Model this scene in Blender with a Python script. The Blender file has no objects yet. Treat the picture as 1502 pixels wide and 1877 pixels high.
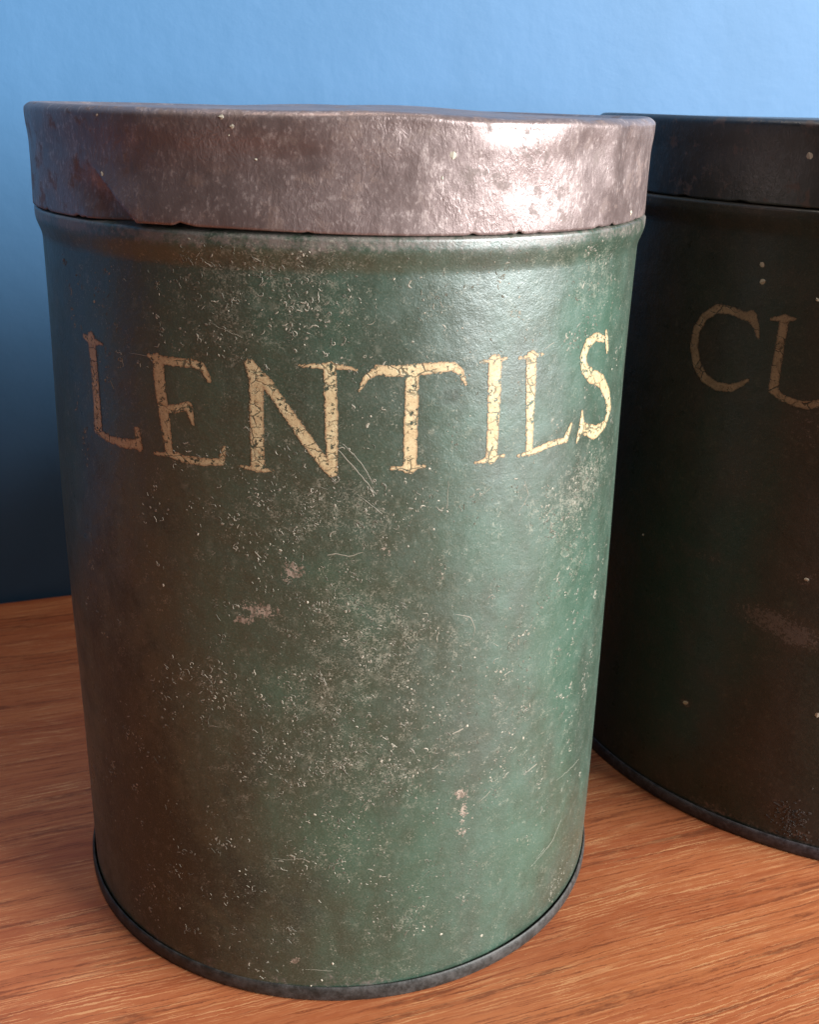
import bpy, math
import numpy as np
from mathutils import Matrix, Vector

# ------------------------------------------------------------------ camera
sc = bpy.context.scene
MM = 0.001
yaw, pitch, roll = 0.0640, 0.3556, 0.0265
F = Vector((math.sin(yaw)*math.cos(pitch), math.cos(yaw)*math.cos(pitch), -math.sin(pitch)))
Rv = F.cross(Vector((0, 0, 1))).normalized(); Uv = Rv.cross(F)
R2 = Rv*math.cos(roll) + Uv*math.sin(roll); U2 = -Rv*math.sin(roll) + Uv*math.cos(roll)
cd = bpy.data.cameras.new('camera'); cam = bpy.data.objects.new('camera', cd)
sc.collection.objects.link(cam)
cam.matrix_world = Matrix(((R2.x, U2.x, -F.x, 0.0), (R2.y, U2.y, -F.y, -0.2353), (R2.z, U2.z, -F.z, 0.1704), (0, 0, 0, 1)))
cd.sensor_fit = 'VERTICAL'; cd.sensor_height = 24; cd.sensor_width = 36
cd.lens = 24*2023.9/1877
cd.clip_start = 0.01; cd.clip_end = 20
cd.dof.use_dof = True; cd.dof.focus_distance = 0.20; cd.dof.aperture_fstop = 42
sc.camera = cam
cy = sc.cycles; cy.max_bounces = 6; cy.diffuse_bounces = 3; cy.glossy_bounces = 3; cy.transparent_max_bounces = 6; cy.caustics_reflective = False; cy.caustics_refractive = False

# ------------------------------------------------------------------ light: a dim room and one tall window to the right, plus an added overhead fill
wd = bpy.data.worlds.new('World'); sc.world = wd; wd.use_nodes = True
bg = wd.node_tree.nodes['Background']; bg.inputs[0].default_value = (1.0, 0.95, 0.95, 1); bg.inputs[1].default_value = 0.075
ld = bpy.data.lights.new('window_light', 'AREA'); ld.shape = 'RECTANGLE'
ld.size = 1.45; ld.size_y = 1.5; ld.energy = 185; ld.color = (0.96, 0.985, 1.0)
lo = bpy.data.objects.new('window_light', ld); sc.collection.objects.link(lo)
az = math.radians(64); dist = 2.2
lo.location = (dist*math.sin(az), -dist*math.cos(az), 0.80)
lo.rotation_euler = (Vector((0.02, 0.03, 0.09)) - Vector(lo.location)).to_track_quat('-Z', 'Y').to_euler()
l2 = bpy.data.lights.new('table_fill_light', 'AREA'); l2.shape = 'DISK'; l2.size = 0.55; l2.energy = 8.0; l2.color = (1.0, 0.86, 0.76)  # added soft fill above the table, no real fixture; brightens the tabletop's left side
lo2 = bpy.data.objects.new('table_fill_light', l2); sc.collection.objects.link(lo2); lo2.location = (-0.15, -0.02, 1.5)
vs = sc.view_settings
vs.view_transform = 'Standard'; vs.look = 'None'; vs.exposure = 0.0; vs.gamma = 1.0; vs.use_curve_mapping = False

# ------------------------------------------------------------------ data: marks measured on the tins, in mm
# hand-painted letters: strokes of (arc length mm, height mm, brush width mm) on the tin wall
LETTERS_LENTILS = [
    ('L', [[(-52.77, 130.06, 0.89), (-51.44, 129.79, 1.34), (-49.31, 129.65, 1.35), (-46.67, 129.62, 0.47)], [(-50.1, 130.0, 2.43), (-50.03, 124.56, 2.29), (-50.14, 118.77, 2.31), (-50.29, 113.65, 2.69)], [(-50.96, 113.1, 1.61), (-46.88, 112.34, 1.32), (-42.58, 112.47, 1.84), (-38.69, 113.0, 1.67)], [(-38.72, 115.67, 1.27), (-38.47, 112.5, 1.51)]]),
    ('E', [[(-34.5, 129.44, 0.89), (-32.83, 129.04, 1.59)], [(-32.62, 128.89, 2.26), (-32.53, 123.67, 2.34), (-32.03, 118.96, 2.07), (-31.57, 112.85, 1.69)], [(-33.06, 129.02, 1.25), (-29.98, 128.97, 1.47), (-25.82, 129.15, 1.49), (-23.86, 128.79, 1.25)], [(-23.86, 128.79, 1.36), (-22.59, 126.58, 0.79)], [(-31.84, 120.47, 1.34), (-29.17, 121.02, 1.42), (-27.03, 121.67, 1.39)], [(-26.9, 121.68, 1.49), (-26.23, 118.74, 0.61)], [(-34.84, 112.1, 0.48), (-31.46, 112.45, 0.86)], [(-31.71, 112.71, 1.35), (-28.39, 112.1, 1.34), (-24.62, 112.19, 1.34), (-21.02, 112.57, 1.18)], [(-21.21, 112.55, 1.15), (-20.37, 115.24, 0.56)]]),
    ('N', [[(-15.42, 129.99, 1.48), (-14.3, 127.35, 2.34), (-14.43, 122.03, 2.38), (-14.51, 112.75, 2.29)], [(-17.5, 112.21, 0.44), (-14.79, 111.98, 0.93), (-11.87, 111.95, 0.43)], [(-15.24, 130.01, 1.46), (-12.47, 126.95, 1.81), (-9.04, 122.01, 1.8), (-5.94, 117.48, 1.95), (-2.28, 112.65, 1.74)], [(-2.28, 130.04, 1.9), (-2.04, 124.39, 2.08), (-1.94, 119.04, 2.03), (-1.83, 112.17, 1.56)], [(-7.28, 130.23, 0.28), (-4.82, 130.18, 0.69), (-2.45, 130.31, 0.96), (-0.07, 130.15, 0.69), (2.03, 129.68, 0.27)]]),
    ('T', [[(2.51, 126.19, 0.29), (3.61, 128.47, 0.9), (5.65, 129.74, 1.46)], [(5.48, 129.67, 1.65), (8.25, 129.42, 1.79), (11.76, 129.64, 1.87), (16.08, 129.82, 1.74), (18.32, 129.8, 1.47)], [(18.32, 129.73, 1.48), (19.7, 128.62, 1.0), (20.52, 126.6, 0.31)], [(11.06, 129.21, 2.13), (11.12, 124.26, 2.15), (11.08, 118.86, 2.19), (11.12, 112.9, 2.16)], [(7.98, 112.89, 0.49), (11.12, 112.82, 0.86), (13.62, 113.05, 0.58)]]),
    ('I', [[(25.99, 130.05, 2.59), (26.16, 125.04, 2.55), (26.2, 119.51, 2.32), (26.15, 113.19, 2.1)], [(23.25, 130.19, 0.42), (25.97, 130.33, 0.94), (28.29, 130.42, 0.44)], [(23.04, 112.72, 0.45), (25.95, 113.06, 0.98), (28.72, 113.38, 0.53)]]),
    ('L', [[(33.84, 130.02, 2.3), (33.98, 126.03, 2.24), (34.16, 120.39, 1.85), (34.43, 113.06, 1.49)], [(31.09, 130.16, 0.43), (33.74, 130.11, 0.82), (36.42, 130.25, 0.54)], [(31.79, 112.78, 0.38), (35.19, 112.94, 1.14), (39.36, 113.59, 1.08), (44.07, 113.62, 1.02)], [(44.06, 113.7, 1.47), (45.54, 116.2, 0.51)]]),
    ('S', [[(56.82, 131.67, 0.6), (57.52, 129.91, 1.46), (58.23, 127.73, 1.08)], [(56.17, 130.2, 1.22), (52.46, 131.23, 1.54), (49.52, 130.35, 2.09), (48.2, 128.24, 2.0), (48.74, 126.04, 1.95), (51.69, 124.06, 2.7), (56.2, 122.37, 4.02), (59.92, 118.98, 3.11), (61.51, 115.72, 2.62), (59.51, 113.24, 1.53), (54.58, 112.71, 2.68), (49.75, 114.57, 2.01)], [(49.0, 118.01, 0.48), (49.15, 115.1, 2.02), (47.73, 112.48, 0.55)]]),
]
LETTERS_DARK = [
    ('C', [[(-68.53, 123.69, 0.51), (-69.45, 126.41, 1.52), (-70.95, 128.41, 2.66)], [(-71.62, 127.96, 1.85), (-76.04, 128.91, 1.83), (-79.73, 128.68, 1.93), (-82.74, 126.38, 1.86), (-84.47, 123.07, 2.02), (-84.63, 119.28, 2.19), (-83.16, 115.29, 2.28), (-80.75, 112.67, 2.2), (-77.24, 111.48, 1.96), (-73.57, 111.75, 1.75), (-70.76, 113.45, 1.13), (-69.45, 114.62, 0.51)]]),
    ('L', [[(-66.3, 128.37, 0.67), (-63.57, 129.01, 1.4), (-61.1, 129.09, 0.65)], [(-63.32, 128.83, 2.12), (-63.47, 123.75, 2.03), (-63.6, 118.38, 2.05), (-63.55, 113.31, 2.17)], [(-63.64, 113.29, 1.86), (-61.52, 111.94, 1.53), (-58.28, 111.24, 1.6), (-55.65, 111.15, 1.72), (-53.62, 111.94, 1.61)]]),
]
WEAR = [(-13.1, 142.0, 10.3, 6.2, 1.0), (-20.7, 134.6, 9.3, 2.7, 0.8), (-2.7, 139.8, 5.4, 5.3, 0.6), (-6.1, 147.4, 10.7, 2.2, 0.6), (-1.8, 105.9, 7.9, 4.6, 1.0), (-12.1, 103.4, 7.3, 5.6, 0.6), (4.7, 102.9, 5.0, 4.6, 0.9), (1.1, 88.7, 8.4, 6.7, 1.0), (7.0, 77.8, 10.1, 8.8, 1.1), (-4.7, 71.3, 6.9, 8.0, 0.8), (46.3, 100.9, 8.9, 4.6, 1.6), (56.0, 105.0, 7.2, 4.3, 1.3), (51.5, 140.9, 7.6, 6.0, 1.0), (38.0, 146.6, 8.4, 2.4, 0.6), (-6.8, 55.2, 11.3, 9.3, 0.6), (7.4, 52.7, 14.0, 8.4, 0.7), (-0.7, 36.0, 12.4, 6.5, 0.5), (10.2, 16.9, 14.1, 4.6, 0.5), (-23.4, 67.9, 8.1, 6.2, 0.45), (-16.4, 84.5, 5.2, 2.4, 0.8), (-26.7, 70.5, 5.6, 2.6, 0.6), (-21.7, 53.1, 7.1, 6.4, 0.35), (21.4, 78.2, 7.6, 6.0, 0.3), (37.7, 59.9, 11.0, 10.9, 0.35), (-22.3, 144.1, 5.2, 3.6, 0.5), (49.5, 91.2, 6.8, 6.4, 0.9), (-34.8, 17.0, 12.7, 6.0, 0.3), (-8.1, 119.1, 5.8, 5.4, 0.25), (-18.1, 97.8, 4.5, 2.9, 0.5)]
BROWN = [(-50.6, 13.0, 29.9, 11.3, 0.7), (-31.1, 6.1, 18.9, 7.3, 0.6), (-51.0, 90.5, 12.1, 16.0, 0.5), (-53.2, 60.5, 17.8, 18.2, 0.8), (-44.6, 32.5, 20.0, 14.2, 0.8), (-21.7, 53.1, 12.9, 12.8, 0.4), (0.9, 108.8, 3.9, 3.2, 0.55), (6.0, 77.8, 10.1, 9.8, 0.25), (-9.5, 146.4, 14.5, 2.2, 0.5), (-25.1, 24.6, 20.8, 9.2, 0.7), (49.8, 102.2, 11.1, 6.3, 0.5), (29.3, 62.6, 12.2, 8.4, 0.25), (-6.2, 127.4, 4.6, 5.4, 0.3), (18.4, 124.8, 2.1, 1.6, 0.7), (-29.7, 101.1, 11.8, 8.8, 0.35)]
GREEN = [(50.0, 73.5, 14.9, 22.0, 0.7), (-0.7, 39.7, 8.1, 9.7, 0.8), (-10.7, 69.8, 4.8, 6.0, 0.7), (27.2, 96.5, 12.7, 11.7, 0.5), (48.9, 133.4, 12.0, 8.0, 0.8), (18.7, 33.4, 24.5, 13.4, 0.5), (-28.3, 125.6, 10.6, 5.6, 0.4), (35.3, 119.6, 16.6, 5.8, 0.5), (39.3, 23.1, 18.2, 11.9, 0.5), (-4.6, 93.8, 4.2, 2.8, 0.4)]
PATCH = [(-14.6, 85.7, 4.3, 1.8, 1.0), (-18.5, 83.1, 3.0, 1.0, 0.8), (-8.9, 93.6, 2.7, 2.3, 1.0), (23.6, 45.4, 2.1, 1.7, 1.0), (24.3, 40.8, 1.3, 2.6, 0.9), (24.3, 36.4, 1.6, 1.1, 0.8), (5.3, 125.7, 1.1, 0.9, 0.3), (-9.0, 118.5, 1.2, 0.9, 0.4), (6.7, 97.8, 2.3, 1.9, 0.5), (-9.4, 9.4, 1.3, 1.4, 0.9), (12.8, 118.1, 1.4, 0.9, 0.4)]
SCRATCH = [[(-1.62, 116.92, 0.2), (0.92, 114.11, 0.3), (5.55, 108.27, 0.25)], [(-0.18, 117.22, 0.15), (3.19, 113.62, 0.25), (4.88, 110.23, 0.15)], [(2.33, 108.33, 0.1), (6.54, 104.8, 0.25)], [(-13.38, 33.55, 0.06), (-10.16, 33.6, 0.2), (-7.4, 33.99, 0.3), (-6.15, 33.32, 0.5)], [(20.6, 84.33, 0.1), (23.62, 83.25, 0.25), (24.65, 80.85, 0.2), (24.34, 78.15, 0.1)], [(-2.72, 97.08, 0.3), (-0.85, 97.41, 0.45), (1.02, 96.9, 0.4), (3.35, 97.69, 0.2)], [(50.7, 37.68, 0.12), (61.46, 37.32, 0.2)], [(43.89, 19.36, 0.1), (51.72, 21.97, 0.25), (54.8, 25.81, 0.1)], [(45.64, 20.5, 0.1), (48.48, 21.72, 0.2)], [(17.97, 109.95, 0.15), (17.96, 104.99, 0.2)], [(22.54, 104.96, 0.1), (26.55, 107.94, 0.15)], [(33.73, 107.81, 0.2), (35.0, 105.0, 0.3), (32.89, 102.28, 0.2)], [(-39.3, 129.22, 0.1), (-34.35, 129.34, 0.25)], [(-22.13, 136.23, 0.1), (-19.75, 135.36, 0.2), (-16.49, 134.18, 0.15)], [(-25.74, 60.42, 0.3), (-23.08, 60.81, 0.2)], [(27.96, 42.19, 0.15), (30.46, 43.88, 0.3)], [(-7.2, 7.53, 0.15), (-1.74, 7.35, 0.2)], [(39.02, 44.42, 0.3), (43.05, 45.27, 0.5)], [(21.11, 59.34, 0.4), (23.38, 59.99, 0.6)], [(36.9, 131.03, 0.2), (39.25, 131.9, 0.2)]]
SPECK = [(-34.66, 87.09, 0.28), (-22.83, 70.25, 0.32), (-48.01, 136.83, 0.3), (20.66, 12.58, 0.3), (-34.72, 15.25, 0.2), (-6.26, 87.99, 0.25), (-15.04, 91.77, 0.18), (-3.92, 4.97, 0.25), (-20.19, 29.26, 0.18), (-26.46, 98.58, 0.25), (7.81, 144.22, 0.2), (38.25, 53.31, 0.3), (7.34, 55.62, 0.3), (24.18, 60.39, 0.3), (-1.74, 9.14, 0.3), (-6.13, 3.46, 0.3), (30.57, 8.34, 0.35)]
LID_SPECK = [(-41.98, 167.23, 0.25), (-18.59, 167.54, 0.4), (-16.97, 166.27, 0.35), (-13.48, 161.61, 0.2), (-17.53, 165.01, 0.15), (16.54, 162.88, 0.6), (62.28, 152.48, 0.5), (-41.89, 158.27, 0.35), (14.89, 159.58, 0.3)]
DARK_SPECK = [(-70.03, 139.53, 0.62), (-69.39, 136.02, 0.66), (-57.05, 133.71, 0.4), (-94.3, 69.37, 0.35), (-74.82, 30.41, 0.75), (-50.13, 71.61, 0.5), (-42.94, 38.84, 0.6)]
DARK_LID_SPECK = [(-62.84, 162.15, 0.7)]
DARK_PATCH = [(-74.8, 30.4, 1.7, 1.3, 1.0), (-58.4, 60.0, 7.6, 3.4, 0.8), (-49.2, 57.0, 5.9, 3.3, 0.8), (-73.7, 70.6, 8.3, 1.6, 0.45), (-68.1, 91.3, 9.0, 7.8, 0.35), (-55.3, 106.7, 8.0, 7.6, 0.4), (-47.6, 10.0, 3.5, 4.3, 0.4), (-55.7, 21.0, 13.7, 11.4, 0.3), (-50.2, 71.9, 5.7, 3.3, 0.4)]

# ------------------------------------------------------------------ node helpers
class NT:
    def __init__(s, name):
        s.m = bpy.data.materials.new(name); s.m.use_nodes = True
        s.t = s.m.node_tree; s.t.nodes.clear()
        s.out = s.t.nodes.new('ShaderNodeOutputMaterial')
        s.bsdf = s.t.nodes.new('ShaderNodeBsdfPrincipled')
        s.t.links.new(s.bsdf.outputs[0], s.out.inputs[0])
        tc = s.t.nodes.new('ShaderNodeTexCoord')
        s.mm = s.vmul(tc.outputs['Object'], (1000, 1000, 1000))
    def link(s, a, b):
        s.t.links.new(a, b)
    def put(s, sock, v):
        if isinstance(v, bpy.types.NodeSocket): s.link(v, sock)
        elif isinstance(v, (tuple, list)) and len(v) == 3 and sock.type == 'RGBA': sock.default_value = (*v, 1)
        else: sock.default_value = v
    def vmul(s, v, k):
        n = s.t.nodes.new('ShaderNodeVectorMath'); n.operation = 'MULTIPLY'
        s.put(n.inputs[0], v); n.inputs[1].default_value = k; return n.outputs[0]
    def vadd(s, v, k):
        n = s.t.nodes.new('ShaderNodeVectorMath'); n.operation = 'ADD'
        s.put(n.inputs[0], v); s.put(n.inputs[1], k); return n.outputs[0]
    def math(s, op, a, b=0.0, c=None, clamp=False):
        n = s.t.nodes.new('ShaderNodeMath'); n.operation = op; n.use_clamp = clamp
        s.put(n.inputs[0], a); s.put(n.inputs[1], b)
        if c is not None: s.put(n.inputs[2], c)
        return n.outputs[0]
    def noise(s, v, scale, detail=4, rough=0.55, dist=0.0, color=False):
        n = s.t.nodes.new('ShaderNodeTexNoise'); s.put(n.inputs['Vector'], v)
        n.inputs['Scale'].default_value = scale; n.inputs['Detail'].default_value = detail
        n.inputs['Roughness'].default_value = rough; n.inputs['Distortion'].default_value = dist
        return n.outputs[1 if color else 0]
    def vor(s, v, scale, feature='F1', rand=1.0):
        n = s.t.nodes.new('ShaderNodeTexVoronoi'); n.feature = feature; s.put(n.inputs['Vector'], v)
        n.inputs['Scale'].default_value = scale; n.inputs['Randomness'].default_value = rand
        return n.outputs[0]
    def ss(s, v, a, b, lo=0.0, hi=1.0):
        n = s.t.nodes.new('ShaderNodeMapRange'); n.interpolation_type = 'SMOOTHSTEP'
        s.put(n.inputs[0], v); n.inputs[1].default_value = a; n.inputs[2].default_value = b
        n.inputs[3].default_value = lo; n.inputs[4].default_value = hi; return n.outputs[0]
    def mix(s, f, a, b):
        n = s.t.nodes.new('ShaderNodeMix'); n.data_type = 'RGBA'
        s.put(n.inputs[0], f); s.put(n.inputs[6], a); s.put(n.inputs[7], b); return n.outputs[2]
    def attr(s, name):
        n = s.t.nodes.new('ShaderNodeAttribute'); n.attribute_name = name; return n.outputs['Fac']
    def bump(s, h, strength, dist_mm, prev=None):
        n = s.t.nodes.new('ShaderNodeBump'); n.inputs['Strength'].default_value = strength
        n.inputs['Distance'].default_value = dist_mm*MM; s.put(n.inputs['Height'], h)
        if prev is not None: s.link(prev, n.inputs['Normal'])
        return n.outputs[0]
    def set(s, **k):
        names = dict(color='Base Color', rough='Roughness', metal='Metallic', spec='Specular IOR Level', normal='Normal', alpha='Alpha', coat='Coat Weight', coat_rough='Coat Roughness')
        for a, v in k.items(): s.put(s.bsdf.inputs[names[a]], v)
        return s.m

# ------------------------------------------------------------------ mesh helpers
def link(o, parent=None):
    sc.collection.objects.link(o)
    if parent is not None: o.parent = parent
    return o
def mesh_obj(name, V, Fc, mat, parent=None, attrs=None, smooth=True):
    V = np.asarray(V, dtype=np.float32); Fc = np.asarray(Fc, dtype=np.int32)
    k = Fc.shape[1]
    me = bpy.data.meshes.new(name)
    me.vertices.add(len(V)); me.vertices.foreach_set('co', V.ravel())
    me.loops.add(Fc.size); me.loops.foreach_set('vertex_index', Fc.ravel())
    me.polygons.add(len(Fc)); me.polygons.foreach_set('loop_start', np.arange(0, Fc.size, k, dtype=np.int32))
    me.update(calc_edges=True); me.validate()
    me.polygons.foreach_set('use_smooth', np.full(len(me.polygons), smooth)); me.update()
    for a, v in (attrs or {}).items():
        at = me.attributes.new(a, 'FLOAT', 'POINT'); at.data.foreach_set('value', np.asarray(v, np.float32).ravel())
    me.materials.append(mat)
    return link(bpy.data.objects.new(name, me), parent)
def grid_faces(nu, nv, wrap):
    i = np.arange(nu if wrap else nu - 1); j = np.arange(nv - 1)
    I, J = np.meshgrid(i, j, indexing='ij'); I2 = (I + 1) % nu
    return np.stack([I*nv + J, I2*nv + J, I2*nv + J + 1, I*nv + J + 1], -1).reshape(-1, 4)
def lathe(name, prof, nu, mat, parent, disp=None, attrs=None, front=None):
    """prof: (r, z) in mm from bottom to top; disp(theta, z, r) -> (dr, dz) mm; theta 0 faces the viewer, + to the right"""
    prof = np.asarray(prof, float); nv = len(prof)
    th = np.linspace(-math.pi, math.pi, nu, endpoint=False)
    T, Z = np.meshgrid(th, prof[:, 1], indexing='ij'); Rr = np.broadcast_to(prof[:, 0], T.shape).copy(); Z = Z.copy()
    if disp is not None:
        dr, dz = disp(T, Z, Rr); Rr = Rr + dr; Z = Z + dz
    P = np.stack([Rr*np.sin(T), -Rr*np.cos(T), Z], -1)*MM
    at = {k: f(T, Z) for k, f in (attrs or {}).items()}
    return mesh_obj(name, P.reshape(-1, 3), grid_faces(nu, nv, True), mat, parent, at)
def resample(prof, step):
    prof = np.asarray(prof, float); out = [prof[0]]
    for a, b in zip(prof[:-1], prof[1:]):
        n = max(1, int(math.ceil(np.linalg.norm(b - a)/step)))
        for t in range(1, n + 1): out.append(a + (b - a)*t/n)
    return np.array(out)
def blobs(lst, Rmm):
    def f(T, Z):
        a = np.zeros_like(T)
        for s, z, rs, rz, amp in lst:
            a += amp*np.exp(-((T*Rmm - s)/rs)**2 - ((Z - z)/rz)**2)
        return a
    return f
def sstep(x, a, b):
    t = np.clip((x - a)/(b - a), 0, 1); return t*t*(3 - 2*t)

# ------------------------------------------------------------------ materials
def mat_tin(name, green_a, green_b, brown, worn, pale, dark=False):
    n = NT(name); p = n.mm
    big = n.noise(p, 0.035, 4, 0.6); mid = n.noise(p, 0.17, 5, 0.65); fine = n.noise(p, 1.1, 3, 0.65); grain = n.noise(p, 3.2, 2, 0.6)
    smear = n.noise(n.vmul(n.vadd(p, (5, 50, 9)), (1, 1, 0.4)), 0.085, 4, 0.6)
    g = n.math('ADD', n.math('ADD', n.math('MULTIPLY', mid, 0.45), n.math('MULTIPLY', smear, 0.75)), n.math('MULTIPLY', n.attr('green'), 0.42))
    col = n.mix(n.ss(g, 0.45, 0.98), green_a, green_b)
    b = n.math('ADD', n.math('ADD', n.math('MULTIPLY', n.attr('brown'), 0.5), n.math('ADD', n.math('MULTIPLY', big, 0.6), n.math('MULTIPLY', n.math('SUBTRACT', 1.0, smear), 0.4))), n.math('MULTIPLY', n.math('ADD', n.math('MULTIPLY', mid, 1.25), n.math('MULTIPLY', n.math('SUBTRACT', fine, 0.25), 0.7)), 0.55))
    bf = n.ss(b, 0.66 if dark else 0.96, 1.25 if dark else 1.50, 0, 0.85)
    col = n.mix(bf, col, brown)
    # bare worn metal on the bead below the lid and along the foot
    w = n.math('ADD', n.attr('bead'), n.math('MULTIPLY', n.math('SUBTRACT', fine, 0.5), 1.3))
    w = n.math('ADD', w, n.math('MULTIPLY', n.math('SUBTRACT', mid, 0.5), 1.6))
    col = n.mix(n.ss(w, 0.35, 1.0, 0, 0.9), col, worn)
    col = n.mix(n.ss(grain, 0.40, 0.75, 0, 0.09), col, pale)
    # scuffs: winding hair lines and tiny chips, thicker where the paint is worn
    wear = n.attr('wear'); brk = n.noise(n.vadd(p, (17, 3, 9)), 0.42, 4, 0.65)
    act = n.math('ADD', n.math('MULTIPLY', wear, 0.15), brk)
    iso = n.math('ABSOLUTE', n.math('SUBTRACT', n.noise(n.vadd(p, (3, 71, 5)), 0.95, 2, 0.5, 0.6), 0.5))
    line = n.math('MULTIPLY', n.ss(iso, 0.010, 0.030, 1, 0), n.ss(act, 0.55, 0.68))
    chips = n.ss(n.math('ADD', n.math('MULTIPLY', grain, 0.55), n.math('ADD', n.math('MULTIPLY', fine, 0.45), n.math('MULTIPLY', act, 0.38))), 0.79, 0.88)
    pt = n.ss(n.math('ADD', n.attr('patch'), n.math('ADD', n.math('MULTIPLY', n.math('SUBTRACT', fine, 0.5), 2.2), n.math('MULTIPLY', n.math('SUBTRACT', grain, 0.5), 1.4))), 0.62, 0.86)
    pt = n.math('MULTIPLY', pt, n.ss(n.attr('patch'), 0.10, 0.45))
    dust = n.math('MAXIMUM', n.math('MULTIPLY', chips, 0.36), n.math('MULTIPLY', line, 0.26))
    col = n.mix(n.math('MULTIPLY', dust, 0.30 if dark else 1.0), col, pale)
    col = n.mix(n.math('MULTIPLY', pt, 0.38 if dark else 0.85), col, worn if dark else n.mix(n.ss(n.noise(n.vmul(p, (1, 1, 0.4)), 1.5, 2, 0.6), 0.40, 0.58), (0.16, 0.12, 0.09), (0.37, 0.29, 0.23)))
    rough = n.math('ADD', n.ss(mid, 0.3, 0.75, 0.27, 0.40), n.math('MULTIPLY', n.math('MAXIMUM', dust, pt), 0.22))
    h1 = n.math('ADD', n.noise(p, 0.7, 3, 0.65), n.math('MULTIPLY', grain, 0.40))
    smud = n.ss(n.math('ADD', n.noise(n.vadd(p, (8, 8, 2)), 0.5, 3, 0.6), n.math('MULTIPLY', wear, 0.05)), 0.58, 0.75, 0, 0.12)
    col = n.mix(smud, col, pale)
    nb = n.bump(h1, 0.7, 0.11)
    nb = n.bump(n.noise(p, 0.07, 2, 0.5), 0.5, 0.9, nb)
    if not dark:
        gl = n.t.nodes.new('ShaderNodeBsdfGlossy'); gl.inputs['Color'].default_value = (0.93, 1.0, 0.98, 1)
        n.put(gl.inputs['Roughness'], n.ss(mid, 0.3, 0.7, 0.35, 0.47)); n.link(nb, gl.inputs['Normal'])
        mx = n.t.nodes.new('ShaderNodeMixShader'); n.put(mx.inputs[0], n.ss(bf, 0.0, 0.9, 0.080, 0.035))
        n.link(n.bsdf.outputs[0], mx.inputs[1]); n.link(gl.outputs[0], mx.inputs[2]); n.link(mx.outputs[0], n.out.inputs[0])
    return n.set(color=col, rough=rough, normal=nb, spec=0.22 if dark else 0.12)

def mat_lid(name, a, b, light, metal=0.45):
    n = NT(name); p = n.mm
    big = n.noise(p, 0.06, 4, 0.62); mid = n.noise(n.vmul(p, (1, 1, 0.75)), 0.33, 5, 0.66); fine = n.noise(n.vmul(p, (1, 1, 0.6)), 1.5, 4, 0.68)
    col = n.mix(n.ss(n.math('ADD', n.math('MULTIPLY', big, 0.8), n.math('MULTIPLY', mid, 0.4)), 0.42, 0.78), a, b)
    sp = n.math('ADD', fine, n.math('MULTIPLY', n.math('SUBTRACT', mid, 0.5), 0.6))
    col = n.mix(n.ss(sp, 0.52, 0.72, 0, 0.5), col, light)
    rust = n.ss(n.math('ADD', n.noise(n.vadd(p, (31, 7, 3)), 0.20, 5, 0.75), n.math('MULTIPLY', fine, 0.12)), 0.60, 0.69)
    col = n.mix(n.math('MULTIPLY', rust, 0.6), col, (0.105, 0.062, 0.045))
    rough = n.math('ADD', n.ss(mid, 0.3, 0.7, 0.34, 0.46), n.math('MULTIPLY', rust, 0.22))
    iso = n.math('ABSOLUTE', n.math('SUBTRACT', n.noise(n.vmul(p, (1, 1, 0.55)), 0.75, 3, 0.6, 0.5), 0.5))
    nb = n.bump(n.math('ADD', n.math('MULTIPLY', n.ss(iso, 0.0, 0.12, 1, 0), n.ss(big, 0.40, 0.62, 0.12, 0.8)), n.math('MULTIPLY', fine, 1.5)), 0.42, 0.08)
    nb = n.bump(n.noise(p, 0.10, 2, 0.5), 0.5, 0.8, nb)
    return n.set(color=col, rough=rough, normal=nb, metal=n.math('MULTIPLY', n.math('SUBTRACT', 1.0, rust), metal), spec=0.7)

def mat_rim(name, a, b):
    n = NT(name); p = n.mm
    m = n.noise(p, 0.5, 6, 0.7)
    col = n.mix(n.ss(m, 0.35, 0.7), a, b)
    nb = n.bump(n.noise(p, 1.2, 4, 0.6), 0.5, 0.15)
    return n.set(color=col, rough=n.ss(m, 0.3, 0.7, 0.45, 0.62), normal=nb, metal=0.35)

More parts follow.
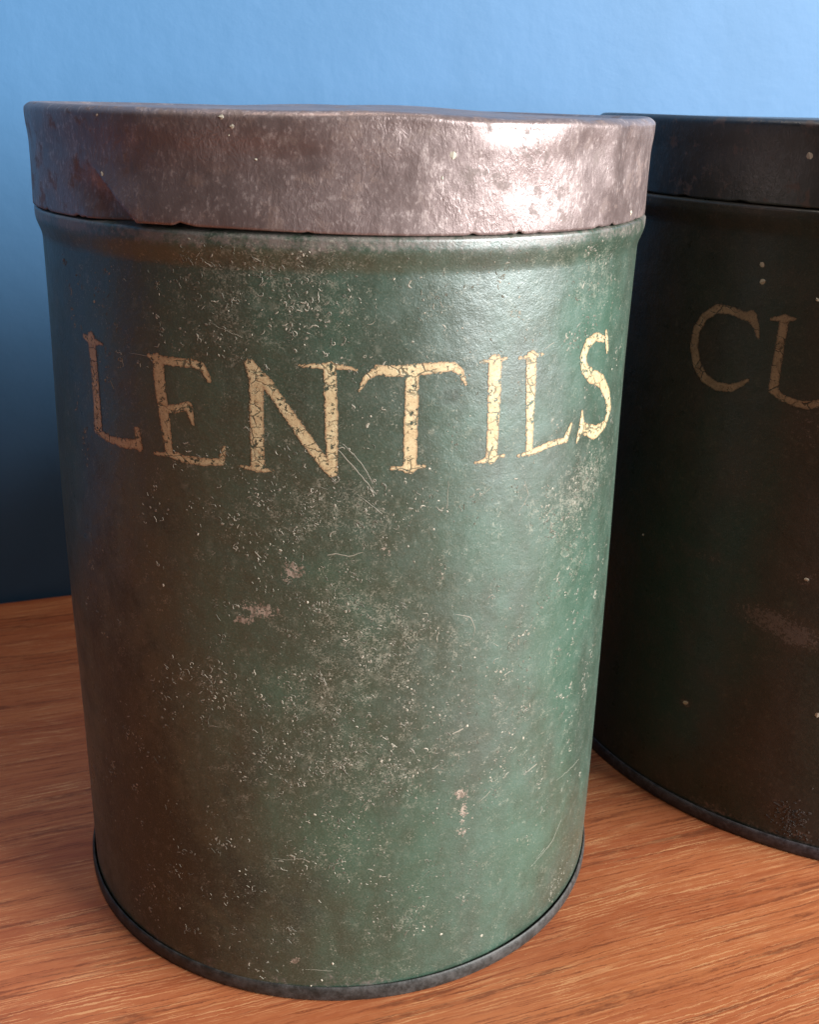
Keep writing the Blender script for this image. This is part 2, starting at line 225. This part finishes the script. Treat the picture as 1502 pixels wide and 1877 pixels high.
def mat_letter(name, a, b, edge, wornness):
    n = NT(name); p = n.mm; sd = n.attr('sd')
    fine = n.noise(p, 1.6, 4, 0.65); mid = n.noise(p, 0.35, 5, 0.6)
    col = n.mix(n.ss(mid, 0.36, 0.66), a, b)
    col = n.mix(n.ss(n.math('ADD', sd, n.math('MULTIPLY', n.math('SUBTRACT', fine, 0.5), 0.7)), -0.42, 0.05, 0, 0.85), col, edge)
    col = n.mix(n.ss(n.noise(p, 2.6, 3, 0.7), 0.50, 0.68, 0, 0.65), col, edge)
    keep = n.ss(n.math('ADD', sd, n.math('MULTIPLY', n.math('SUBTRACT', fine, 0.5), 0.9)), -0.05, 0.08, 1, 0)
    wv = n.vadd(p, n.vmul(n.noise(p, 0.9, 3, 0.6, 0, True), (0.9, 0.9, 0.9)))
    e1 = n.vor(n.vmul(wv, (0.8, 0.8, 1.25)), 0.36, 'DISTANCE_TO_EDGE'); e2 = n.vor(wv, 1.0, 'DISTANCE_TO_EDGE')
    c1 = n.math('MULTIPLY', n.ss(e1, 0.02, 0.05, 1, 0), n.ss(n.noise(n.vadd(p, (2, 6, 1)), 0.25, 2), 0.40, 0.56))
    c2 = n.math('MULTIPLY', n.ss(e2, 0.02, 0.06, 1, 0), n.ss(n.noise(n.vadd(p, (9, 9, 9)), 0.3, 2), 0.56, 0.70))
    crack = n.math('MAXIMUM', c1, c2)
    lost = n.ss(n.math('ADD', n.noise(n.vadd(p, (5, 1, 8)), 1.1, 4, 0.7), n.math('MULTIPLY', mid, 0.3)), 0.83 - wornness, 0.90 - wornness)
    al = n.math('MULTIPLY', keep, n.math('SUBTRACT', 1.0, n.math('MAXIMUM', n.math('MULTIPLY', crack, 0.75), lost)), clamp=True)
    nb = n.bump(n.math('SUBTRACT', n.math('MULTIPLY', fine, 0.6), crack), 0.6, 0.12)
    return n.set(color=col, rough=0.5, normal=nb, alpha=al)

def mat_flake():
    n = NT('flaked_paint'); v = n.attr('tone')
    return n.set(color=n.mix(v, (0.09, 0.085, 0.06), (0.44, 0.395, 0.31)), rough=0.6)

def mat_wood():
    n = NT('wood_grain'); p = n.mm
    wy = n.math('MULTIPLY', n.noise(n.vmul(p, (0.010, 0.020, 1)), 1.0, 2, 0.5), 7.0)
    cx = n.t.nodes.new('ShaderNodeCombineXYZ'); jit = n.math('MULTIPLY', n.noise(n.vmul(p, (0.35, 0.9, 1)), 1.0, 3, 0.7), 0.95)
    n.link(n.math('ADD', wy, jit), cx.inputs[1])
    q = n.vadd(p, cx.outputs[0])
    band = n.noise(n.vmul(q, (0.0030, 0.085, 0.05)), 1.0, 4, 0.6)
    fibre = n.noise(n.vmul(q, (0.022, 1.05, 0.1)), 1.0, 4, 0.65)
    streak = n.noise(n.vmul(q, (0.05, 2.5, 0.2)), 1.0, 3, 0.6)
    area = n.noise(n.vmul(q, (0.03, 0.11, 0.1)), 1.0, 3, 0.6)
    mott = n.noise(n.vmul(q, (0.25, 0.7, 0.2)), 1.0, 4, 0.7)
    ridge = n.math('ABSOLUTE', n.math('SUBTRACT', n.noise(n.vmul(n.vadd(q, (310, 77, 0)), (0.0042, 0.15, 0.1)), 1.0, 3, 0.62), 0.5))
    col = n.mix(n.ss(band, 0.34, 0.66), (0.325, 0.087, 0.031), (0.43, 0.139, 0.050))
    col = n.mix(n.ss(fibre, 0.42, 0.72, 0, 0.6), col, (0.25, 0.060, 0.021))
    col = n.mix(n.ss(mott, 0.42, 0.70, 0, 0.28), col, (0.47, 0.165, 0.066))
    col = n.mix(n.math('MULTIPLY', n.ss(streak, 0.53, 0.60), n.ss(area, 0.40, 0.60, 0.12, 0.85)), col, (0.56, 0.268, 0.118))
    dk = n.math('MULTIPLY', n.ss(ridge, 0.004, 0.022, 1, 0), n.ss(n.math('ADD', mott, n.math('MULTIPLY', fibre, 0.5)), 0.60, 0.84, 0.25, 1))
    pore = n.math('MAXIMUM', dk, n.math('MULTIPLY', n.ss(streak, 0.44, 0.34), n.ss(area, 0.60, 0.42)))
    col = n.mix(n.math('MULTIPLY', pore, 0.72), col, (0.135, 0.033, 0.012))
    nb = n.bump(n.math('ADD', streak, n.math('MULTIPLY', mott, 0.5)), 0.35, 0.08)
    return n.set(color=col, rough=n.ss(mott, 0.3, 0.7, 0.40, 0.54), normal=nb, spec=0.4)

def mat_wall():
    n = NT('blue_wall_paint'); p = n.mm
    m = n.noise(n.vmul(p, (1, 1, 0.5)), 0.022, 5, 0.6)
    col = n.mix(n.ss(m, 0.3, 0.7), (0.054, 0.158, 0.302), (0.063, 0.173, 0.328))
    h = n.math('ADD', n.noise(p, 0.16, 4, 0.6), n.math('MULTIPLY', n.noise(p, 0.035, 3, 0.5), 1.5))
    nb = n.bump(h, 0.28, 0.5)
    return n.set(color=col, rough=0.55, normal=nb, spec=0.35)

M_tin = mat_tin('green_tin_paint', (0.027, 0.044, 0.028), (0.034, 0.082, 0.053), (0.024, 0.025, 0.017), (0.160, 0.130, 0.115), (0.40, 0.375, 0.29))
M_lid = mat_lid('worn_brown_lid', (0.165, 0.119, 0.110), (0.250, 0.188, 0.176), (0.52, 0.43, 0.40), 0.47)
M_rim = mat_rim('grey_tin_rim', (0.024, 0.024, 0.021), (0.078, 0.073, 0.068))
M_gold = mat_letter('gold_lettering', (0.50, 0.375, 0.205), (0.60, 0.49, 0.285), (0.29, 0.17, 0.09), 0.125)
M_flake = mat_flake()
M_wood = mat_wood(); M_wall = mat_wall()
M_tin2 = mat_tin('dark_tin_paint', (0.026, 0.029, 0.025), (0.026, 0.046, 0.034), (0.054, 0.042, 0.034), (0.20, 0.145, 0.125), (0.20, 0.17, 0.12), True)
M_crust = mat_rim('rust_crust', (0.016, 0.013, 0.011), (0.07, 0.056, 0.047)); M_crust.node_tree.nodes['Principled BSDF'].inputs['Metallic'].default_value = 0.0
M_lid2 = mat_lid('dark_lid', (0.022, 0.022, 0.021), (0.034, 0.032, 0.030), (0.06, 0.055, 0.05), 0.2)
M_rim2 = mat_rim('dark_tin_rim', (0.030, 0.026, 0.030), (0.090, 0.082, 0.092))
M_gold2 = mat_letter('dull_gold_lettering', (0.22, 0.145, 0.085), (0.32, 0.22, 0.135), (0.09, 0.052, 0.03), 0.03)

# ------------------------------------------------------------------ setting
ANG = math.radians(17.3)
ca, sa = math.cos(ANG), math.sin(ANG)
W0 = Vector((-0.1218, 0.1291, 0))            # a point of the line where the wall meets the table
def box_obj(name, x0, x1, y0, y1, z0, z1, mat, bev=0.0):
    V = [(x, y, z) for z in (z0, z1) for y in (y0, y1) for x in (x0, x1)]
    Fc = [(0, 2, 3, 1), (4, 5, 7, 6), (0, 1, 5, 4), (2, 6, 7, 3), (0, 4, 6, 2), (1, 3, 7, 5)]
    o = mesh_obj(name, V, Fc, mat, smooth=False)
    if bev:
        b = o.modifiers.new('bevel', 'BEVEL'); b.width = bev; b.segments = 3
    o.location = W0; o.rotation_euler = (0, 0, ANG)
    o['kind'] = 'structure'
    return o
table = box_obj('tabletop', -0.55, 0.75, -0.62, 0.0, -0.028, 0.0, M_wood, 0.002)
wall = box_obj('wall', -0.9, 1.1, 0.0015, 0.09, -0.35, 0.9, M_wall)

# ------------------------------------------------------------------ tins
def wob(T, Z, seed, amp):
    r = np.random.default_rng(seed); a = np.zeros_like(T)
    for _ in range(14):
        k = r.integers(2, 9); kz = r.uniform(-0.09, 0.09); a += r.normal()*np.sin(k*T + kz*Z + r.uniform(0, 6.28))/k
    return a*amp

def tin_wall(Rmm, seed, zb):
    """radius of the painted wall, mm: straight, then a rolled bead under the lid"""
    def rad(T, Z):
        b = sstep(Z, zb - 6.4, zb - 2.0)*sstep(Z, zb + 0.6, zb - 0.8)*1.05 - 2.2*sstep(Z, zb - 0.7, zb + 0.8)
        return Rmm + wob(T, Z, seed, 0.26) + b
    return rad

def place(s, z, h, rad, Rmm):
    th = s/Rmm; r = rad(th, z) + h
    return np.stack([r*np.sin(th), -r*np.cos(th), z], -1)*MM

def letter(ch, strokes, rad, Rmm, mat, parent, step=0.16):
    pts = np.array([q for st in strokes for q in st])
    s = np.arange(pts[:, 0].min() - 2.2, pts[:, 0].max() + 2.2, step); z = np.arange(pts[:, 1].min() - 2.2, pts[:, 1].max() + 2.2, step)
    S, Z = np.meshgrid(s, z, indexing='ij'); sd = np.full(S.shape, 1e3)
    for st in strokes:
        for (s0, z0, w0), (s1, z1, w1) in zip(st[:-1], st[1:]):
            ds, dz = s1 - s0, z1 - z0; L2 = ds*ds + dz*dz + 1e-9
            t = np.clip(((S - s0)*ds + (Z - z0)*dz)/L2, 0, 1)
            d = np.hypot(S - s0 - t*ds, Z - z0 - t*dz) - 1.03*np.minimum(w0 + (w1 - w0)*t, 2.5)/2
            sd = np.minimum(sd, d)
    V = place(S.ravel(), Z.ravel(), 0.07, rad, Rmm); Fc = grid_faces(len(s), len(z), False)
    Fc = Fc[(sd.ravel()[Fc] < 0.32).any(1)]
    used = np.unique(Fc); remap = np.full(len(V), -1); remap[used] = np.arange(len(used))
    o = mesh_obj('letter', V[used], remap[Fc], mat, parent, {'sd': sd.ravel()[used]})
    o['label'] = 'hand-painted gold letter ' + ch
    return o

def ribbons(name, paths, rad, Rmm, mat, parent, height=0.06):
    """paths: list of (points (s, z, width) mm, tone): thin raised ridges lying on the wall"""
    V, Fc, tone, base = [], [], [], 0
    for pts, tn in paths:
        p = np.asarray(pts, float); n = len(p)
        d = np.gradient(p[:, :2], axis=0); d /= np.linalg.norm(d, axis=1, keepdims=True) + 1e-9
        nrm = np.stack([-d[:, 1], d[:, 0]], -1)*p[:, 2:3]/2
        a, b = p[:, :2] + nrm, p[:, :2] - nrm
        for q, h in ((a, -0.02), (p[:, :2], height), (b, -0.02)):
            V.append(place(q[:, 0], q[:, 1], h, rad, Rmm))
        for i in range(n - 1):
            Fc.append((base + i, base + i + 1, base + n + i + 1, base + n + i))
            Fc.append((base + n + i, base + n + i + 1, base + 2*n + i + 1, base + 2*n + i))
        tone += [tn]*(3*n); base += 3*n
    return mesh_obj(name, np.concatenate(V), Fc, mat, parent, {'tone': tone}, smooth=False)

def speck(s, z, r, rng, k=9):
    """an irregular little chip as a fan of one ribbon: short, wide, tapered"""
    a = rng.uniform(0, 3.14); n = 5
    t = np.linspace(-1, 1, n); w = np.sqrt(np.clip(1 - t*t, 0.06, 1))*r*2*rng.uniform(0.8, 1.2, n)
    return [(s + t[i]*r*math.cos(a), z + t[i]*r*math.sin(a), w[i]) for i in range(n)]

def curls(rng, fam, dens, srange, zrange):
    """families of short hooked ridges and round chips, thickest where the paint is worn"""
    out = []; k = 0
    while k < fam:
        s0, z0 = rng.uniform(*srange), rng.uniform(*zrange)
        if rng.uniform() > float(dens(np.array(s0), np.array(z0))): continue
        k += 1; sp = rng.uniform(0.5, 2.2); bright = rng.uniform(0.0, 0.55)
        for _ in range(rng.integers(3, 13)):
            s, z = s0 + rng.normal()*sp, z0 + rng.normal()*sp; tone = float(np.clip(bright + rng.normal()*0.2, 0, 1))
            if rng.uniform() < 0.62:
                out.append((speck(s, z, rng.uniform(0.10, 0.34)*rng.uniform(0.5, 1), rng), tone)); continue
            L = rng.uniform(0.6, 2.3)*rng.uniform(0.4, 1); n = max(4, int(L/0.22)); h = rng.uniform(0, 6.28); w = rng.uniform(0.13, 0.38)
            pts = []; curv = rng.normal()*0.45
            for i in range(n):
                tt = i/(n - 1); pts.append((s, z, w*(0.25 + 0.75*math.sin(math.pi*(0.08 + 0.84*tt)))*rng.uniform(0.6, 1.3)))
                h += curv + rng.normal()*0.4; s += math.cos(h)*L/n; z += math.sin(h)*L/n
            out.append((pts, tone))
    return out

def foot_ring(Rmm, h, mat, parent, seed):
    t = np.linspace(-math.pi/2, math.pi/2*0.98, 14)
    prof = [(Rmm - 1.6, 0.0)] + [(Rmm + 0.30 + 0.50*math.cos(a), h/2 + h/2*math.sin(a)) for a in t] + [(Rmm + 0.14, h - 0.5), (Rmm + 0.08, h - 1.6)]
    return lathe('base_rim', resample(prof, 0.6), 360, mat, parent, lambda T, Z, R: (wob(T, Z, seed, 0.08), np.where(Z > 1.0, wob(T, Z, seed + 1, 0.10), 0)))

def make_tin(name, loc, Rmm, H, zl, seed, mats, letters, marks, dent):
    mt, ml, mr, mg = mats
    root = bpy.data.objects.new(name, None); link(root); root.location = loc; root.empty_display_size = 0.02
    rad = tin_wall(Rmm, seed, zl)
    prof = [(0.01, 2.2), (Rmm - 1.0, 2.0), (Rmm, 2.6), (Rmm, zl - 8)]
    prof = list(resample(prof[:3], 6)) + list(resample([prof[2], prof[3]], 0.8))[1:] + list(resample([(Rmm, zl - 8), (Rmm, zl + 4)], 0.3))[1:]
    def bd(T, Z, R):
        on = R > Rmm - 0.5
        return np.where(on, rad(T, Z) - Rmm, 0), np.zeros_like(Z)
    def bead(T, Z):
        return sstep(Z, zl - 4.4, zl - 1.2)*(0.75 if dent else 0.2) + 0.45*sstep(Z, 9, 4)*sstep(np.cos(T + 0.35), 0.7, 0.95)
    zero = lambda T, Z: np.zeros_like(T)
    body = lathe('body', prof, 720, mt, root, bd, {'wear': blobs(marks['wear'], Rmm), 'brown': blobs(marks['brown'], Rmm), 'green': blobs(marks['green'], Rmm), 'patch': blobs(marks['patch'], Rmm), 'bead': bead})
    foot_ring(Rmm, 3.4, mr, root, seed + 5)
    # ---- lid: skirt with a ragged lower edge, rounded shoulder, shallow domed top
    Rl = Rmm + (0.75 if dent else 0.36)
    a = np.linspace(0, math.pi/2, 7)
    sk = [(Rl - 0.45, zl + 1.2), (Rl - 0.42, zl + 0.1), (Rl - 0.2, zl - 0.05), (Rl, zl + 0.1)]
    side = resample([(Rl, zl + 0.1), (Rl, H - 1.2)], 0.35)[1:]
    sh = [(Rl - 1.2 + 1.2*math.cos(x), H - 1.2 + 1.2*math.sin(x)) for x in a[1:]]
    top = [(Rl - 1.9, H - 0.05), (Rl - 2.6, H - 0.35), (Rl - 3.4, H - 0.6)] + [(r, H - 0.6 + 0.8*(1 - (r/(Rl - 3.4))**2)) for r in np.linspace(Rl - 5, 0.01, 26)]
    prof = np.array(sk + [tuple(q) for q in side] + sh + top)
    r8 = np.random.default_rng(seed + 8)
    nick = [(r8.uniform(-1.4, 1.4), r8.uniform(0.006, 0.02), r8.uniform(0.15, 0.5)) for _ in range(16)]
    def ld_(T, Z, R):
        k = np.where(R > Rl - 1.3, sstep(Z, H, H - 1.1), 0.0); rimw = np.where(R > Rl - 1.25, sstep(Z, H - 5, H - 1), sstep(R, Rl - 14, Rl - 3))
        s = T*Rmm
        low = sstep(Z, zl + 9, zl)
        dr = wob(T, Z*1.3, seed + 3, 0.16)*sstep(R, Rl - 12, Rl - 2) + k*0.35*sstep(Z, H - 7, H - 2)
        dr = dr + k*0.15*low*np.sin(9*T + 1)
        dz = wob(T, Z*0, seed + 4, 0.26 if dent else 0.1)*low
        for t0, w, am in nick: dz = dz + am*np.exp(-((T - t0)/w)**2)*sstep(Z, zl + 1.5, zl)
        if dent:
            # left of a slanting crease the skirt is pressed in; right of it the edge stands proud
            line = s + 35.8 + (Z - 152.0)*1.22
            inn = sstep(line, 0.5, -0.3)*sstep(line, -13, -1)*sstep(Z, 160.5, 153.5)
            out = sstep(line, -0.2, 0.6)*sstep(line, 60, 6)*sstep(Z, 160.5, 151.5)
            dr = dr + k*(-1.8*inn + 1.0*out)
            for s0, z0, rs, rz, d in ((10, 166.5, 7, 2.5, -0.45), (27, 167, 5, 2, -0.5), (44, 165, 5, 4, -0.6), (52, 160, 2.5, 7, 0.4), (57, 162, 2.0, 6, -0.5), (-12, 160, 9, 5, -0.25), (30, 158, 8, 4, -0.3)):
                dr = dr + k*d*np.exp(-((s - s0)/rs)**2 - ((Z - z0)/rz)**2)
        topz = np.where(R < Rl - 1.0, 1.0, 0.0)
        X, Y = R*np.sin(T), -R*np.cos(T)
        hump = 0.9*np.exp(-((X - 12)/17)**2 - ((Y - 26)/16)**2) + 0.5*np.exp(-((X + 8)/12)**2 - ((Y - 8)/12)**2) - 0.9*np.exp(-((X - 40)/12)**2 - ((Y + 18)/16)**2)
        rim = wob(T, Z*0, seed + 6, 0.10)
        if dent: rim = rim - 0.45*np.exp(-((s - 27)/7)**2) - 0.35*np.exp(-((s - 45)/4)**2) + 0.3*np.exp(-((s - 5)/9)**2)
        dz = dz + topz*hump*(1 if dent else 0.3)*sstep(R, Rl - 2, Rl - 8) + rim*rimw
        return dr, dz
    lid = lathe('lid', prof, 1000, ml, root, ld_)
    def lidrad(T, Z):
        T = np.asarray(T, float); Z = np.asarray(Z, float)
        return Rl + ld_(T, Z, np.full_like(T, Rl))[0]
    # ---- lettering and marks on the wall
    for ch, st in letters: letter(ch, st, rad, Rmm, mg, body)
    rng = np.random.default_rng(seed + 20)
    if marks['curls']:
        f = blobs(marks['wear'], 1.0)
        dens = lambda s, z: np.clip(0.62*f(s, z) + 0.11, 0, 1)
        P = curls(rng, marks['curls'], dens, (-60, 66), (5, zl - 3))
        o = ribbons('paint_flakes', P, rad, Rmm, M_flake, body); o['kind'] = 'stuff'; o['label'] = 'curled pale paint flakes and tiny chips'
    for s0, z0, rs, rz, num in marks.get('crust', []):
        P = [(speck(s0 + rng.normal()*rs, max(4.5, z0 + rng.normal()*rz), rng.uniform(0.12, 0.5), rng), rng.uniform(0, 1)) for _ in range(num)]
        o = ribbons('rust_crust', P, rad, Rmm, M_crust, body, 0.13); o['kind'] = 'stuff'; o['label'] = 'crumbly dark rust near the foot'
    for st in marks['scratch']:
        # jitter a few in-between points so that a scratch is not a ruled line
        p = resample(np.array(st)[:, :], 0.9); p[1:-1, :2] += rng.normal(size=(len(p) - 2, 2))*0.06; p[:, 2] *= rng.uniform(0.6, 1.25, len(p))
        ribbons('scratch', [(p, 0.42)], rad, Rmm, M_flake, body, 0.03)
    for s, z, r in marks['speck']:
        ribbons('chip', [(speck(s, z, r, rng), 1.0)], rad, Rmm, M_flake, body, 0.1)
    for s, z, r in marks['lid_speck']:
        ribbons('chip', [(speck(s, z, r, rng), 1.0)], lidrad, Rmm, M_flake, lid, 0.12)
    return root

t1 = make_tin('storage_tin', (0, 0, 0), 60.0, 168.7, 151.0, 3, (M_tin, M_lid, M_rim, M_gold), LETTERS_LENTILS,
              dict(wear=WEAR, brown=BROWN, green=GREEN, patch=PATCH, curls=560, scratch=SCRATCH, speck=SPECK, lid_speck=LID_SPECK), True)
t1['label'] = 'worn green tin lettered LENTILS in gold, with a dented brown metal lid'; t1['category'] = 'tin'; t1['group'] = 'lettered storage tins'
t2 = make_tin('storage_tin', (0.1518, 0.0581, 0), 84.9, 168.9, 152.0, 41, (M_tin2, M_lid2, M_rim2, M_gold2), LETTERS_DARK,
              dict(wear=DARK_PATCH, brown=DARK_PATCH, green=[(-85, 45, 24, 45, 1.0)], patch=[q[:4] + (q[4]*1.15,) for q in DARK_PATCH], curls=0, scratch=[], speck=DARK_SPECK, lid_speck=DARK_LID_SPECK, crust=[(-44.5, 9.0, 2.0, 2.6, 130)]), False)
t2['label'] = 'wider dark tin in shadow with dull gold letters C and L, behind at right'; t2['category'] = 'tin'; t2['group'] = 'lettered storage tins'
